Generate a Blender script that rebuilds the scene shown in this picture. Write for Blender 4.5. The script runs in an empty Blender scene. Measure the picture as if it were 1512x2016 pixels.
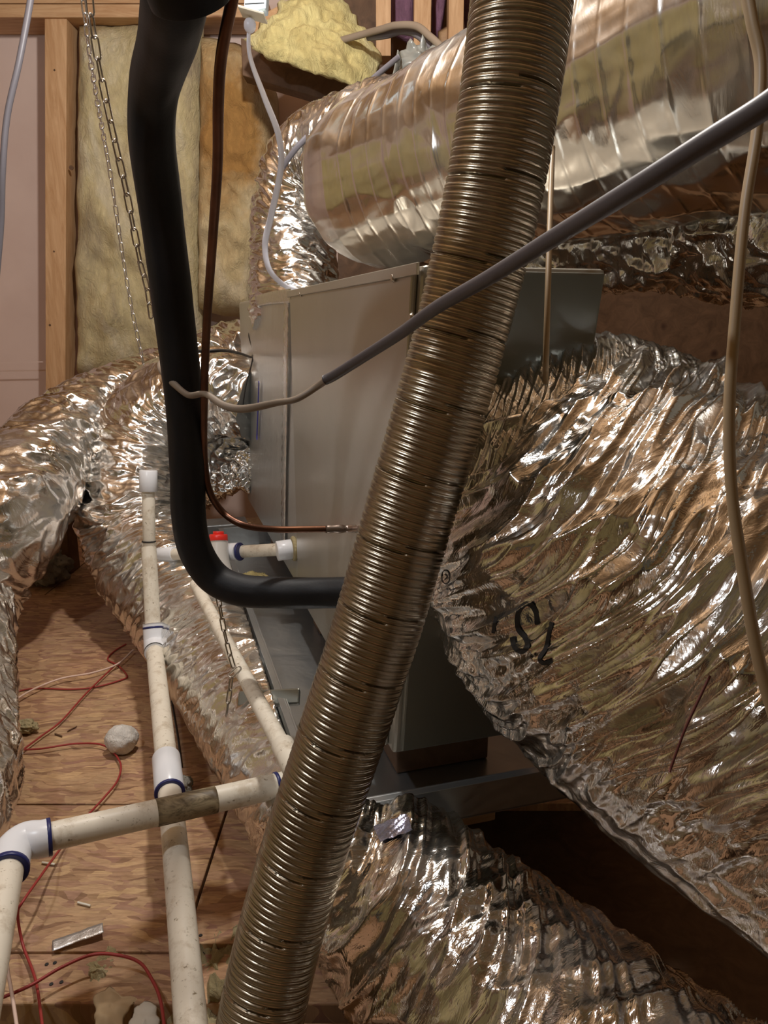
import bpy, math, random
import numpy as np
from mathutils import Vector, Matrix
from mathutils.bvhtree import BVHTree
random.seed(4); rng = np.random.default_rng(7)
S = bpy.context.scene; COL = S.collection

# ------------------------------------------------------------------ camera, world, lamps
F = 1500.0; TH = math.radians(14.0); H = 0.95
ct, st = math.cos(TH), math.sin(TH)
cam = bpy.data.cameras.new('camera'); cam.sensor_fit = 'HORIZONTAL'; cam.sensor_width = 36; cam.lens = F/1512*36
cam.clip_start = 0.02
co = bpy.data.objects.new('camera', cam); COL.objects.link(co)
co.location = (0, 0, H); co.rotation_euler = (math.pi/2-TH, 0, 0); S.camera = co
S.view_settings.view_transform = 'Standard'; S.view_settings.look = 'None'; S.view_settings.gamma = 1
S.view_settings.use_curve_mapping = False; S.view_settings.exposure = 0.18
w = bpy.data.worlds.new('world'); S.world = w; w.use_nodes = True
w.node_tree.nodes['Background'].inputs[0].default_value = (.9, .85, .8, 1); w.node_tree.nodes['Background'].inputs[1].default_value = 0.02
def lamp(name, loc, energy, color, size):
    l = bpy.data.lights.new(name, 'POINT'); l.energy = energy; l.color = color; l.shadow_soft_size = size
    o = bpy.data.objects.new(name, l); COL.objects.link(o); o.location = loc
    return o
lamp('attic_bulb', (-.22, 1.55, 2.15), 66, (1.0, .955, .90), .045)
lamp('cool_fill_lamp', (-.80, .45, 1.9), 23, (.86, .92, 1.0), .04)  # unseen cool lamp added on the left as fill

# ------------------------------------------------------------------ pixel rays -> world points
def ray(x, y):
    a = (x-756)/F; v = (y-1008)/F
    return np.array([a, ct-v*st, -(st+v*ct)])
def P(x, y, d): return np.array([0, 0, H]) + d*ray(x, y)
def PZ(x, y, z):
    r = ray(x, y); return np.array([0, 0, H]) + r*((z-H)/r[2])
def PY(x, y, Y):
    r = ray(x, y); return np.array([0, 0, H]) + r*(Y/r[1])
FA = PZ(486, 983, .30); FB = PZ(637, 1250, .30)
fdir = (FA-FB)/np.linalg.norm(FA-FB)                      # along the cabinet, away from the viewer
fn = np.array([-fdir[1], fdir[0], 0.0])                   # out of the cabinet's side
if fn[0] > 0: fn = -fn
def PF(x, y, off=0.0):
    r = ray(x, y); c = np.array([0, 0, H]); t = np.dot(FA+fn*off-c, fn)/np.dot(r, fn); return c+r*t

# ------------------------------------------------------------------ noise
_perm = rng.permutation(256); _perm = np.concatenate([_perm, _perm])
_g = rng.normal(size=(256, 3)); _g /= np.linalg.norm(_g, axis=1)[:, None]
def perlin(x, y, z):
    x, y, z = np.broadcast_arrays(x, y, z)
    xi, yi, zi = np.floor(x).astype(int), np.floor(y).astype(int), np.floor(z).astype(int)
    xf, yf, zf = x-xi, y-yi, z-zi
    u, v, q = [t*t*t*(t*(t*6-15)+10) for t in (xf, yf, zf)]
    out = 0
    for dx in (0, 1):
        for dy in (0, 1):
            for dz in (0, 1):
                h = _perm[(_perm[(_perm[(xi+dx) & 255]+yi+dy) & 255]+zi+dz) & 255]
                g = _g[h]
                d = g[..., 0]*(xf-dx)+g[..., 1]*(yf-dy)+g[..., 2]*(zf-dz)
                out = out + d*(u if dx else 1-u)*(v if dy else 1-v)*(q if dz else 1-q)
    return out*1.5
def ridge(n): return 1-2*np.abs(n)

# ------------------------------------------------------------------ materials
def mat(name, color=(.5, .5, .5), rough=.6, metal=0.0, build=None, spec=.5):
    m = bpy.data.materials.new(name); m.use_nodes = True; nt = m.node_tree
    b = nt.nodes['Principled BSDF']
    b.inputs['Base Color'].default_value = (*color, 1); b.inputs['Roughness'].default_value = rough
    b.inputs['Metallic'].default_value = metal; b.inputs['Specular IOR Level'].default_value = spec
    if build: build(nt, b)
    return m
def nd(nt, t, **kw):
    n = nt.nodes.new(t)
    for k, v in kw.items():
        if k in n.inputs.keys(): n.inputs[k].default_value = v
        else: setattr(n, k, v)
    return n
def coords(nt, scale=(1, 1, 1), rot=(0, 0, 0), kind='Object'):
    tc = nd(nt, 'ShaderNodeTexCoord'); mp = nd(nt, 'ShaderNodeMapping')
    mp.inputs['Scale'].default_value = scale; mp.inputs['Rotation'].default_value = rot
    nt.links.new(tc.outputs[kind], mp.inputs[0]); return mp.outputs[0]
def noise(nt, vec, scale, detail=4, rough=.6, dist=0):
    n = nd(nt, 'ShaderNodeTexNoise'); n.inputs['Scale'].default_value = scale; n.inputs['Detail'].default_value = detail
    n.inputs['Roughness'].default_value = rough; n.inputs['Distortion'].default_value = dist
    nt.links.new(vec, n.inputs['Vector']); return n.outputs[0]
def ramp(nt, fac, stops):
    r = nd(nt, 'ShaderNodeValToRGB'); e = r.color_ramp.elements
    while len(e) < len(stops): e.new(.5)
    for i, (p, c) in enumerate(stops): e[i].position = p; e[i].color = (*c, 1)
    nt.links.new(fac, r.inputs[0]); return r.outputs[0]
def bump(nt, b, h, strength, dist=.01):
    n = nd(nt, 'ShaderNodeBump'); n.inputs['Strength'].default_value = strength; n.inputs['Distance'].default_value = dist
    nt.links.new(h, n.inputs['Height']); nt.links.new(n.outputs[0], b.inputs['Normal'])
def mixc(nt, fac, a, bb, mode='MIX'):
    m = nd(nt, 'ShaderNodeMix'); m.data_type = 'RGBA'; m.blend_type = mode
    for s, v in ((m.inputs[0], fac), (m.inputs[6], a), (m.inputs[7], bb)):
        if isinstance(v, (int, float)): s.default_value = v
        elif isinstance(v, tuple): s.default_value = (*v, 1)
        else: nt.links.new(v, s)
    return m.outputs[2]

def foil_mat(name, r0=.10, r1=.34, base=(.80, .775, .74), bs=.35, su=60, sv=18, dust=.25):
    def f(nt, b):
        uv = coords(nt, (1, 1, 1), kind='UV')
        v2 = coords(nt, (su, sv, 1), kind='UV')
        n1 = noise(nt, v2, 1, 5, .65, .8)
        n2 = noise(nt, uv, 30, 3, .5)
        o = coords(nt)
        n3 = noise(nt, o, 7, 4, .6)
        vo = nd(nt, 'ShaderNodeTexVoronoi', feature='DISTANCE_TO_EDGE'); vo.inputs['Scale'].default_value = 1
        v3 = coords(nt, (su*.7, sv*1.3, 1), kind='UV'); nt.links.new(v3, vo.inputs['Vector'])
        ad = nd(nt, 'ShaderNodeMath', operation='ADD'); nt.links.new(n1, ad.inputs[0]); nt.links.new(vo.outputs['Distance'], ad.inputs[1])
        bump(nt, b, ad.outputs[0], bs, .004)
        rr = ramp(nt, n3, [(.3, (r0,)*3), (.7, (r1,)*3)]); nt.links.new(rr, b.inputs['Roughness'])
        c = ramp(nt, n2, [(.3, tuple(x*.9 for x in base)), (.7, base)]); nt.links.new(c, b.inputs['Base Color'])
        mr = ramp(nt, n3, [(.45, (1,)*3), (.75, (1-dust,)*3)]); nt.links.new(mr, b.inputs['Metallic'])
    return mat(name, base, .2, 1, f)
M = {}
M['foil'] = foil_mat('crinkled_foil', .06, .24, (.82, .81, .785), .85, 36, 12, .10)
M['foil_smooth'] = foil_mat('smooth_foil', .14, .28, (.82, .80, .75), .16, 26, 7, .12)
M['foil_fine'] = foil_mat('fine_crinkle_foil', .12, .28, (.78, .77, .73), .8, 14, 60, .10)
M['tape'] = mat('foil_tape', (.8, .8, .8), .22, 1, lambda nt, b: bump(nt, b, noise(nt, coords(nt), 90, 4, .6, 1), .6, .004))
def f(nt, b):
    o = coords(nt); n = noise(nt, o, 5, 4); c = ramp(nt, n, [(.3, (.29, .245, .18)), (.7, (.40, .35, .27))]); nt.links.new(c, b.inputs['Base Color'])
    bump(nt, b, noise(nt, o, 260, 2), .08, .002)
M['aluminium'] = mat('corrugated_aluminium', (.5, .45, .36), .30, 1, f)
def f(nt, b):
    o = coords(nt); bump(nt, b, noise(nt, o, 220, 3), .12, .002)
    c = ramp(nt, noise(nt, o, 9), [(.4, (.008, .008, .009)), (.75, (.016, .016, .018))]); nt.links.new(c, b.inputs['Base Color'])
M['foam'] = mat('black_foam', (.012,)*3, .55, 0, f, .25)
M['copper'] = mat('copper', (.17, .085, .055), .4, 1, lambda nt, b: nt.links.new(ramp(nt, noise(nt, coords(nt), 14), [(.35, (.10, .05, .035)), (.7, (.20, .095, .055))]), b.inputs['Base Color']))
M['brazed'] = mat('tarnished_metal', (.35, .28, .24), .35, 1)
def f(nt, b):
    o = coords(nt); n = noise(nt, o, 30, 5, .7); m_ = ramp(nt, n, [(.36, (.62, .54, .42)), (.5, (.80, .74, .62))])
    n2 = noise(nt, o, 110, 3, .7); s_ = ramp(nt, n2, [(.28, (.35, .3, .22)), (.38, (1, 1, 1))])
    nt.links.new(mixc(nt, 1.0, m_, s_, 'MULTIPLY'), b.inputs['Base Color'])
M['pvc'] = mat('aged_pvc', (.78, .72, .6), .42, 0, f)
M['pvc_stain'] = mat('stained_pvc', (.3, .24, .13), .5, 0, lambda nt, b: nt.links.new(ramp(nt, noise(nt, coords(nt, (8, 25, 25)), 2, 5, .7, 1), [(.4, (.10, .07, .035)), (.6, (.34, .27, .16))]), b.inputs['Base Color']))
M['fitting'] = mat('white_pvc_fitting', (.82, .84, .88), .3)
M['primer'] = mat('blue_primer', (.015, .02, .12), .4)
M['ink'] = mat('black_ink', (.012, .011, .01), .6)
M['marker'] = mat('blue_marker', (.03, .03, .35), .5)
M['red'] = mat('red_plastic', (.75, .03, .02), .35)
M['clear'] = mat('cloudy_plastic', (.62, .6, .56), .25)
def f(nt, b):
    o = coords(nt)
    c = ramp(nt, noise(nt, o, 4), [(.3, (.40, .375, .32)), (.7, (.46, .43, .37))]); nt.links.new(c, b.inputs['Base Color'])
    bump(nt, b, noise(nt, o, 60, 2), .04, .002)
M['cabinet'] = mat('painted_steel', (.42, .39, .33), .30, .55, f)
def f(nt, b):
    o = coords(nt); bump(nt, b, noise(nt, o, 8, 3, .5, .5), .5, .01)
M['galv'] = mat('galvanised_steel', (.50, .52, .53), .32, .9, f)
M['plenum'] = mat('plenum_steel', (.62, .62, .60), .36, .85, f)
M['screw'] = mat('screw_steel', (.5, .45, .38), .3, 1)
def wood(name, c0, c1, sc=(3, 30, 30), rough=.65):
    def f(nt, b):
        v = coords(nt, sc); n = noise(nt, v, 1.5, 5, .65, 1.2)
        c = ramp(nt, n, [(.3, c0), (.7, c1)])
        k = nd(nt, 'ShaderNodeTexVoronoi'); k.inputs['Scale'].default_value = 1
        nt.links.new(coords(nt, tuple(x*.35+1 for x in sc)), k.inputs['Vector'])
        kk = ramp(nt, k.outputs['Distance'], [(.03, (.35, .22, .15)), (.10, (1, 1, 1))])
        nt.links.new(mixc(nt, 1.0, c, kk, 'MULTIPLY'), b.inputs['Base Color'])
        bump(nt, b, n, .15, .003)
    return mat(name, c1, rough, 0, f)
M['stud'] = wood('pine_stud', (.46, .25, .11), (.66, .42, .23), (30, 30, 3))
M['plate'] = wood('pine_plate', (.44, .24, .11), (.62, .40, .22), (3, 30, 30))
M['roofwood'] = wood('roof_sheathing', (.30, .17, .085), (.46, .30, .16), (4, 14, 14))
M['rafter'] = wood('pine_rafter', (.46, .27, .12), (.62, .41, .20), (30, 3, 30))
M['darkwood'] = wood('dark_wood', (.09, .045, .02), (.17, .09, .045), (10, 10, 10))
def f(nt, b):
    o = coords(nt, kind='Generated') if False else coords(nt)
    wn = nd(nt, 'ShaderNodeTexNoise'); wn.inputs['Scale'].default_value = 6; nt.links.new(o, wn.inputs['Vector'])
    mm = nd(nt, 'ShaderNodeVectorMath', operation='MULTIPLY_ADD'); nt.links.new(wn.outputs['Color'], mm.inputs[0]); mm.inputs[1].default_value = (.12, .12, 0); nt.links.new(o, mm.inputs[2])
    cols = []
    for i, (rz, sc) in enumerate(((.15, (20, 84, 1)), (-.4, (24, 92, 1)), (1.1, (26, 70, 1)))):
        mp = nd(nt, 'ShaderNodeMapping'); mp.inputs['Scale'].default_value = sc; mp.inputs['Rotation'].default_value = (0, 0, rz); mp.inputs['Location'].default_value = (i*3.3, i*1.7, 0)
        nt.links.new(mm.outputs[0], mp.inputs[0])
        vo = nd(nt, 'ShaderNodeTexVoronoi'); vo.inputs['Scale'].default_value = 1; nt.links.new(mp.outputs[0], vo.inputs['Vector'])
        cols.append(vo.outputs['Color'])
    sep = [nd(nt, 'ShaderNodeSeparateColor') for _ in cols]
    for s_, c in zip(sep, cols): nt.links.new(c, s_.inputs[0])
    base = ramp(nt, sep[0].outputs[0], [(0, (.27, .15, .085)), (.35, (.46, .29, .16)), (.65, (.36, .20, .14)), (1, (.62, .42, .24))])
    top = ramp(nt, sep[1].outputs[1], [(0, (.33, .18, .12)), (.5, (.62, .42, .23)), (1, (.42, .25, .17))])
    m1 = ramp(nt, sep[1].outputs[0], [(.5, (0, 0, 0)), (.52, (1, 1, 1))])
    c1 = mixc(nt, m1, base, top)
    m2 = ramp(nt, sep[2].outputs[2], [(.78, (0, 0, 0)), (.8, (1, 1, 1))])
    c2 = mixc(nt, m2, c1, (.50, .33, .19))
    g = noise(nt, coords(nt, (10, 60, 1), (0, 0, .1)), 3, 4, .7)
    c3 = mixc(nt, .8, c2, ramp(nt, g, [(.3, (.55, .5, .45)), (.6, (1, 1, 1))]), 'MULTIPLY')
    big = noise(nt, o, 2.2, 3); c4 = mixc(nt, .8, c3, ramp(nt, big, [(.35, (1.0, .84, .80)), (.65, (1, 1, .94))]), 'MULTIPLY')
    nt.links.new(c4, b.inputs['Base Color']); bump(nt, b, g, .25, .003)
M['osb'] = mat('strand_board', (.4, .25, .14), .7, 0, f)
def f(nt, b):
    o = coords(nt); n = noise(nt, o, 2.5, 4); nt.links.new(ramp(nt, n, [(.3, (.62, .47, .41)), (.7, (.70, .55, .485))]), b.inputs['Base Color'])
M['drywall'] = mat('drywall_back', (.56, .42, .36), .85, 0, f)
M['greywall'] = mat('grey_board_wall', (.36, .36, .31), .85)
M['greydrywall'] = mat('grey_drywall', (.42, .37, .35), .85)
def batt(name, a, b_, c, t0, t1, spot=None):
    def f(nt, b):
        o = coords(nt); n = noise(nt, coords(nt, (1, 1, .45)), 5, 6, .62, .6)
        c1 = ramp(nt, n, [(.30, a), (.5, b_), (.72, c)])
        n2 = noise(nt, o, 2.1, 2, .4); m_ = ramp(nt, n2, [(t0, (0, 0, 0)), (t1, (1, 1, 1))])
        cc = mixc(nt, m_, c1, (.42, .21, .05))
        if spot is not None:
            w_ = noise(nt, o, 6, 4, .6)
            vm = nd(nt, 'ShaderNodeVectorMath', operation='DISTANCE'); mp_ = coords(nt, (1.5, .6, 1)); nt.links.new(mp_, vm.inputs[0]); vm.inputs[1].default_value = (spot[0]*1.5, spot[1]*.6, spot[2])
            ma = nd(nt, 'ShaderNodeMath', operation='MULTIPLY_ADD'); nt.links.new(w_, ma.inputs[0]); ma.inputs[1].default_value = .45; nt.links.new(vm.outputs['Value'], ma.inputs[2])
            cc = mixc(nt, ramp(nt, ma.outputs[0], [(.38, (1, 1, 1)), (.60, (0, 0, 0))]), cc, (.40, .21, .06))
        nt.links.new(cc, b.inputs['Base Color'])
        bump(nt, b, noise(nt, coords(nt, (1, 1, .5)), 40, 6, .7, 1.5), .7, .02)
    return mat(name, b_, .95, 0, f)
M['batt'] = batt('fibreglass_batt', (.36, .29, .20), (.62, .52, .29), (.72, .65, .50), .60, .8)
M['batt_brown'] = batt('stained_fibreglass', (.46, .31, .15), (.62, .49, .27), (.66, .57, .42), .60, .78, PY(450, 250, 3.22))
M['batt_bright'] = batt('torn_fibreglass', (.48, .38, .15), (.66, .57, .26), (.74, .67, .40), .75, .9)
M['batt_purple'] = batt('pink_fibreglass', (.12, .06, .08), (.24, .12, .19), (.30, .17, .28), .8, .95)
M['fluff'] = batt('white_fluff', (.78, .74, .67), (.82, .79, .73), (.86, .83, .78), .9, .99)
M['fluff_grey'] = batt('grey_fluff', (.20, .19, .16), (.32, .31, .27), (.42, .41, .36), .9, .99)
M['fluff_yellow'] = batt('dusty_yellow_fluff', (.3, .24, .12), (.48, .40, .22), (.55, .49, .30), .8, .95)
M['paper'] = mat('crumpled_paper', (.70, .66, .56), .7); M['tanpaper'] = mat('tan_paper', (.52, .38, .22), .75)
M['cable_grey'] = mat('grey_cable', (.16, .15, .17), .45); M['cable_dark'] = mat('dark_grey_cable', (.075, .065, .07), .45)
M['cable_white'] = mat('white_cable', (.74, .74, .82), .35); M['cable_beige'] = mat('beige_cable', (.40, .29, .17), .45)
M['cable_tan'] = mat('tan_twisted_cable', (.22, .17, .125), .5)
M['wire_red'] = mat('red_wire', (.34, .035, .03), .5)
M['foil_line'] = mat('dark_red_foil_line', (.10, .02, .015), .6)
M['wire_pink'] = mat('pale_wire', (.75, .55, .45), .5); M['wire_black'] = mat('black_wire', (.02, .018, .016), .5)
M['chain'] = mat('steel_chain', (.42, .38, .33), .28, 1); M['chain_bright'] = mat('bright_chain', (.75, .74, .74), .25, 1)
M['box'] = mat('pale_blue_box', (.55, .68, .80), .4); M['cream'] = mat('cream_plastic', (.75, .70, .55), .4)
M['plastic_grey'] = mat('grey_plastic_sheet', (.20, .20, .18), .25)
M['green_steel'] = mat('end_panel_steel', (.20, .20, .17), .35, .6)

# ------------------------------------------------------------------ object helpers
def props(o, label=None, cat=None, group=None, kind=None):
    if label: o['label'] = label
    if cat: o['category'] = cat
    if group: o['group'] = group
    if kind: o['kind'] = kind
    return o
def link(name, me, parent=None, **k):
    o = bpy.data.objects.new(name, me); COL.objects.link(o)
    if parent: o.parent = parent
    return props(o, **k)
def empty(name, **k): return link(name, None, **k)
def mesh(name, v, f, m, smooth=True, uv=None, sharp=None):
    me = bpy.data.meshes.new(name); v = np.asarray(v, dtype=np.float32)
    if isinstance(f, np.ndarray) and f.ndim == 2:
        n = f.shape[1]; me.vertices.add(len(v)); me.vertices.foreach_set('co', v.ravel())
        me.loops.add(f.size); me.loops.foreach_set('vertex_index', f.ravel().astype(np.int32))
        me.polygons.add(len(f)); me.polygons.foreach_set('loop_start', np.arange(0, f.size, n, dtype=np.int32))
        me.update(calc_edges=True)
    else: me.from_pydata([tuple(map(float, p)) for p in v], [], [tuple(map(int, q)) for q in f])
    if uv is not None:
        ul = me.uv_layers.new(name='UVMap'); idx = np.empty(len(me.loops), np.int32); me.loops.foreach_get('vertex_index', idx)
        ul.data.foreach_set('uv', np.asarray(uv, np.float32)[idx].ravel())
    if smooth: me.polygons.foreach_set('use_smooth', np.ones(len(me.polygons), bool))
    me.materials.append(M[m]); me.update(); me.validate()
    return me
def spline(pts, n, closed=False):
    """Catmull-Rom through rows of pts, resampled evenly in 3D length; returns n rows"""
    p = np.asarray(pts, float)
    if len(p) == 2: return p[0]+(p[1]-p[0])*np.linspace(0, 1, n)[:, None]
    q = np.vstack([2*p[0]-p[1], p, 2*p[-1]-p[-2]]); out = []
    for i in range(1, len(q)-2):
        t = np.linspace(0, 1, 40, endpoint=False)[:, None]; a, b, c, d = q[i-1:i+3]
        out.append(.5*((2*b)+(-a+c)*t+(2*a-5*b+4*c-d)*t**2+(-a+3*b-3*c+d)*t**3))
    out.append(q[-2:-1]); c = np.vstack(out)
    L = np.concatenate([[0], np.cumsum(np.linalg.norm(np.diff(c[:, :3], axis=0), axis=1))])
    s = np.linspace(0, L[-1], n); return np.stack([np.interp(s, L, c[:, k]) for k in range(c.shape[1])], 1)
def frames(c):
    T = np.gradient(c, axis=0); T /= np.linalg.norm(T, axis=1)[:, None]+1e-12
    N = np.zeros_like(T); up = np.array([0, 0, 1.0]) if abs(T[0, 2]) < .9 else np.array([0, -1.0, 0])
    v = up-T[0]*up.dot(T[0]); N[0] = v/np.linalg.norm(v)
    for i in range(1, len(T)):
        v = N[i-1]-T[i]*N[i-1].dot(T[i]); N[i] = v/np.linalg.norm(v)
    return T, N, np.cross(T, N)
def tube(name, pts, m, r=None, ns=40, nt=12, disp=None, flat=1.0, caps=True, uvlen=True, post=None, twist=0.0, pdisp=None):
    """pts rows (x,y,z[,r]); disp(s, theta, r) -> radius offset"""
    p = np.asarray(pts, float)
    if p.shape[1] == 3: p = np.hstack([p, np.full((len(p), 1), r)])
    c = spline(p, ns); R = c[:, 3]; c = c[:, :3]; T, N, B = frames(c)
    s = np.concatenate([[0], np.cumsum(np.linalg.norm(np.diff(c, axis=0), axis=1))])
    th = np.linspace(0, 2*np.pi, nt, endpoint=False)
    Sg, Tg = np.meshgrid(s, th, indexing='ij'); Rg = np.repeat(R[:, None], nt, 1)
    R0 = Rg
    if disp is not None: Rg = Rg+disp(Sg, Tg, Rg)
    if pdisp is not None:
        base = c[:, None]+N[:, None]*(np.cos(Tg)*R0)[..., None]+B[:, None]*(np.sin(Tg)*R0)[..., None]
        Rg = Rg+pdisp(base, Sg, Tg)
    a = np.cos(Tg+twist*Sg)*Rg; b = np.sin(Tg+twist*Sg)*Rg*flat
    if twist:
        a0 = np.cos(Tg)*Rg; b0 = np.sin(Tg)*Rg*flat; cs, sn = np.cos(twist*Sg), np.sin(twist*Sg); a, b = a0*cs-b0*sn, a0*sn+b0*cs
    v = c[:, None]+N[:, None]*a[..., None]+B[:, None]*b[..., None]
    v = v.reshape(-1, 3)
    if post is not None: v = post(v)
    i = np.arange(ns-1)[:, None]*nt; j = np.arange(nt)[None]; j2 = (j+1) % nt
    f = np.stack([i+j, i+nt+j, i+nt+j2, i+j2], -1).reshape(-1, 4)
    uv = np.stack([Sg, np.minimum(Tg, 2*np.pi-Tg)/np.pi*float(R.mean())*3], -1).reshape(-1, 2)
    if caps:
        v = np.vstack([v, c[:1], c[-1:]]); n0 = ns*nt; uv = np.vstack([uv, [[0, 0], [s[-1], 0]]])
        k = np.arange(nt); k2 = (k+1) % nt
        f = np.vstack([f, np.stack([k2, k, np.full(nt, n0), np.full(nt, n0)], -1), np.stack([(ns-1)*nt+k, (ns-1)*nt+k2, np.full(nt, n0+1), np.full(nt, n0+1)], -1)])
        fl = [tuple(q[:3]) if q[2] == q[3] else tuple(q) for q in f[-2*nt:]]
        main = f[:-2*nt]
        # keep numpy speed: caps as degenerate-free triangles in a second list
        me = mesh_mixed(name, v, main, np.array(fl), m, uv)
    else: me = mesh(name, v, f, m, uv=uv)
    return me
def mesh_mixed(name, v, quads, tris, m, uv=None, smooth=True):
    me = bpy.data.meshes.new(name); v = np.asarray(v, np.float32)
    me.vertices.add(len(v)); me.vertices.foreach_set('co', v.ravel())
    lv = np.concatenate([quads.ravel(), tris.ravel()]).astype(np.int32); me.loops.add(len(lv)); me.loops.foreach_set('vertex_index', lv)
    ls = np.concatenate([np.arange(len(quads))*4, len(quads)*4+np.arange(len(tris))*3]).astype(np.int32)
    me.polygons.add(len(ls)); me.polygons.foreach_set('loop_start', ls); me.update(calc_edges=True)
    if uv is not None:
        ul = me.uv_layers.new(name='UVMap'); ul.data.foreach_set('uv', np.asarray(uv, np.float32)[lv].ravel())
    me.polygons.foreach_set('use_smooth', np.array([True]*len(quads)+[False]*len(tris)))
    me.materials.append(M[m]); me.update(); me.validate(); return me
def box(name, c, ax, m, bevel=.003):
    """c centre; ax three half-axis vectors"""
    import bmesh
    bm = bmesh.new(); c = np.asarray(c, float); ax = [np.asarray(a, float) for a in ax]
    if np.dot(np.cross(ax[0], ax[1]), ax[2]) < 0: ax[2] = -ax[2]
    vs = [bm.verts.new(tuple(c+ax[0]*i+ax[1]*j+ax[2]*k)) for i in (-1, 1) for j in (-1, 1) for k in (-1, 1)]
    for q in ((0, 1, 3, 2), (4, 6, 7, 5), (0, 4, 5, 1), (2, 3, 7, 6), (0, 2, 6, 4), (1, 5, 7, 3)): bm.faces.new([vs[i] for i in q])
    if bevel: bmesh.ops.bevel(bm, geom=bm.edges[:], offset=bevel, segments=2, affect='EDGES', profile=.5)
    bmesh.ops.recalc_face_normals(bm, faces=bm.faces[:])
    me = bpy.data.meshes.new(name); bm.to_mesh(me); bm.free(); me.materials.append(M[m]); return me
def abox(name, x0, x1, y0, y1, z0, z1, m, bevel=.003):
    return box(name, ((x0+x1)/2, (y0+y1)/2, (z0+z1)/2), (((x1-x0)/2, 0, 0), (0, (y1-y0)/2, 0), (0, 0, (z1-z0)/2)), m, bevel)
def beam(name, a, b, wv, hv, m, bevel=.003):
    a, b = np.asarray(a, float), np.asarray(b, float); return box(name, (a+b)/2, ((b-a)/2, np.asarray(wv, float)/2, np.asarray(hv, float)/2), m, bevel)
def slab(name, outline, nrm, thick, m, rings=14, seed=0, rough=.01, freq=9, fall=4, per=40, edge=.0, back=.15):
    """puffy sheet from a star-shaped outline; grows along nrm"""
    o = np.asarray(outline, float); o = np.vstack([o, o[:1]])
    L = np.concatenate([[0], np.cumsum(np.linalg.norm(np.diff(o, axis=0), axis=1))]); s = np.linspace(0, L[-1], per, endpoint=False)
    o = np.stack([np.interp(s, L, o[:, k]) for k in range(3)], 1); n = np.asarray(nrm, float); n /= np.linalg.norm(n)
    c = o.mean(0); V = []; idx = 0
    if edge:
        d = o-c; e = edge*perlin(o[:, 0]*freq*3+seed, o[:, 1]*freq*3, o[:, 2]*freq*3); o = c+d*(1+e/np.linalg.norm(d, axis=1))[:, None]
    ts = np.linspace(0, 1, rings+1)[1:]
    for side in (1, -1):
        for t in (ts if side == 1 else ts[:-1][::-1]):
            q = c+(o-c)*t; h = thick*(1-t**fall)
            nz = rough*perlin(q[:, 0]*freq+seed, q[:, 1]*freq, q[:, 2]*freq)+rough*.5*perlin(q[:, 0]*freq*3+seed, q[:, 1]*freq*3, q[:, 2]*freq*3)
            V.append(q+n*((h+nz) if side == 1 else -h*back)[:, None] if np.ndim(h+nz) and side == 1 else q-n*h*back)
    nr = len(V); V = [c[None]+n*(thick)] + V + [c[None]-n*thick*back]; v = np.vstack(V); f = []
    for j in range(per): f.append((0, 1+j, 1+(j+1) % per))
    for i in range(nr-1):
        a = 1+i*per; b = a+per
        for j in range(per): f.append((a+j, b+j, b+(j+1) % per, a+(j+1) % per))
    a = 1+(nr-1)*per
    for j in range(per): f.append((a+j, len(v)-1, a+(j+1) % per))
    me = mesh(name, v, f, m); return me
def lump(name, c, size, m, seed=0, amp=.2, freq=2, n=28, e=1.0):
    th = np.linspace(0, np.pi, n); ph = np.linspace(0, 2*np.pi, 2*n, endpoint=False); Tg, Pg = np.meshgrid(th, ph, indexing='ij')
    x, y, z = np.sin(Tg)*np.cos(Pg), np.sin(Tg)*np.sin(Pg), np.cos(Tg)
    r = 1+amp*perlin(x*freq+seed, y*freq, z*freq)+amp*.6*perlin(x*freq*3+seed, y*freq*3, z*freq*3)+amp*.3*perlin(x*freq*7, y*freq*7+seed, z*freq*7)
    v = np.stack([x, y, z], -1)*r[..., None]*np.asarray(size)+np.asarray(c); v = v.reshape(-1, 3); k = 2*n
    i = np.arange(n-1)[:, None]*k; j = np.arange(k)[None]; f = np.stack([i+j, i+k+j, i+k+(j+1) % k, i+(j+1) % k], -1).reshape(-1, 4)
    return mesh(name, v, f, m)
def cyl(name, a, b, r, m, nt=20, r2=None):
    a, b = np.asarray(a, float), np.asarray(b, float)
    e = (b-a)*min(.12, .0015/np.linalg.norm(b-a)); r2 = r if r2 is None else r2
    pts = np.array([[*a, r*.94], [*(a+e), r], [*(b-e), r2], [*b, r2*.94]])
    T = (b-a)/np.linalg.norm(b-a); u = np.array([0, 0, 1.]) if abs(T[2]) < .9 else np.array([0, -1., 0]); u -= T*u.dot(T); u /= np.linalg.norm(u); w_ = np.cross(T, u)
    th = np.linspace(0, 2*np.pi, nt, endpoint=False); V = []
    for q in pts: V.append(q[:3]+q[3]*(np.cos(th)[:, None]*u+np.sin(th)[:, None]*w_))
    v = np.vstack(V); f = [(i*nt+j, i*nt+(j+1) % nt, (i+1)*nt+(j+1) % nt, (i+1)*nt+j) for i in range(3) for j in range(nt)]
    f += [tuple(range(nt))[::-1], tuple(3*nt+k for k in range(nt))]
    me = mesh(name, v, f, m)
    sm = np.ones(len(me.polygons), bool); sm[-2:] = False; me.polygons.foreach_set('use_smooth', sm); return me

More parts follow.
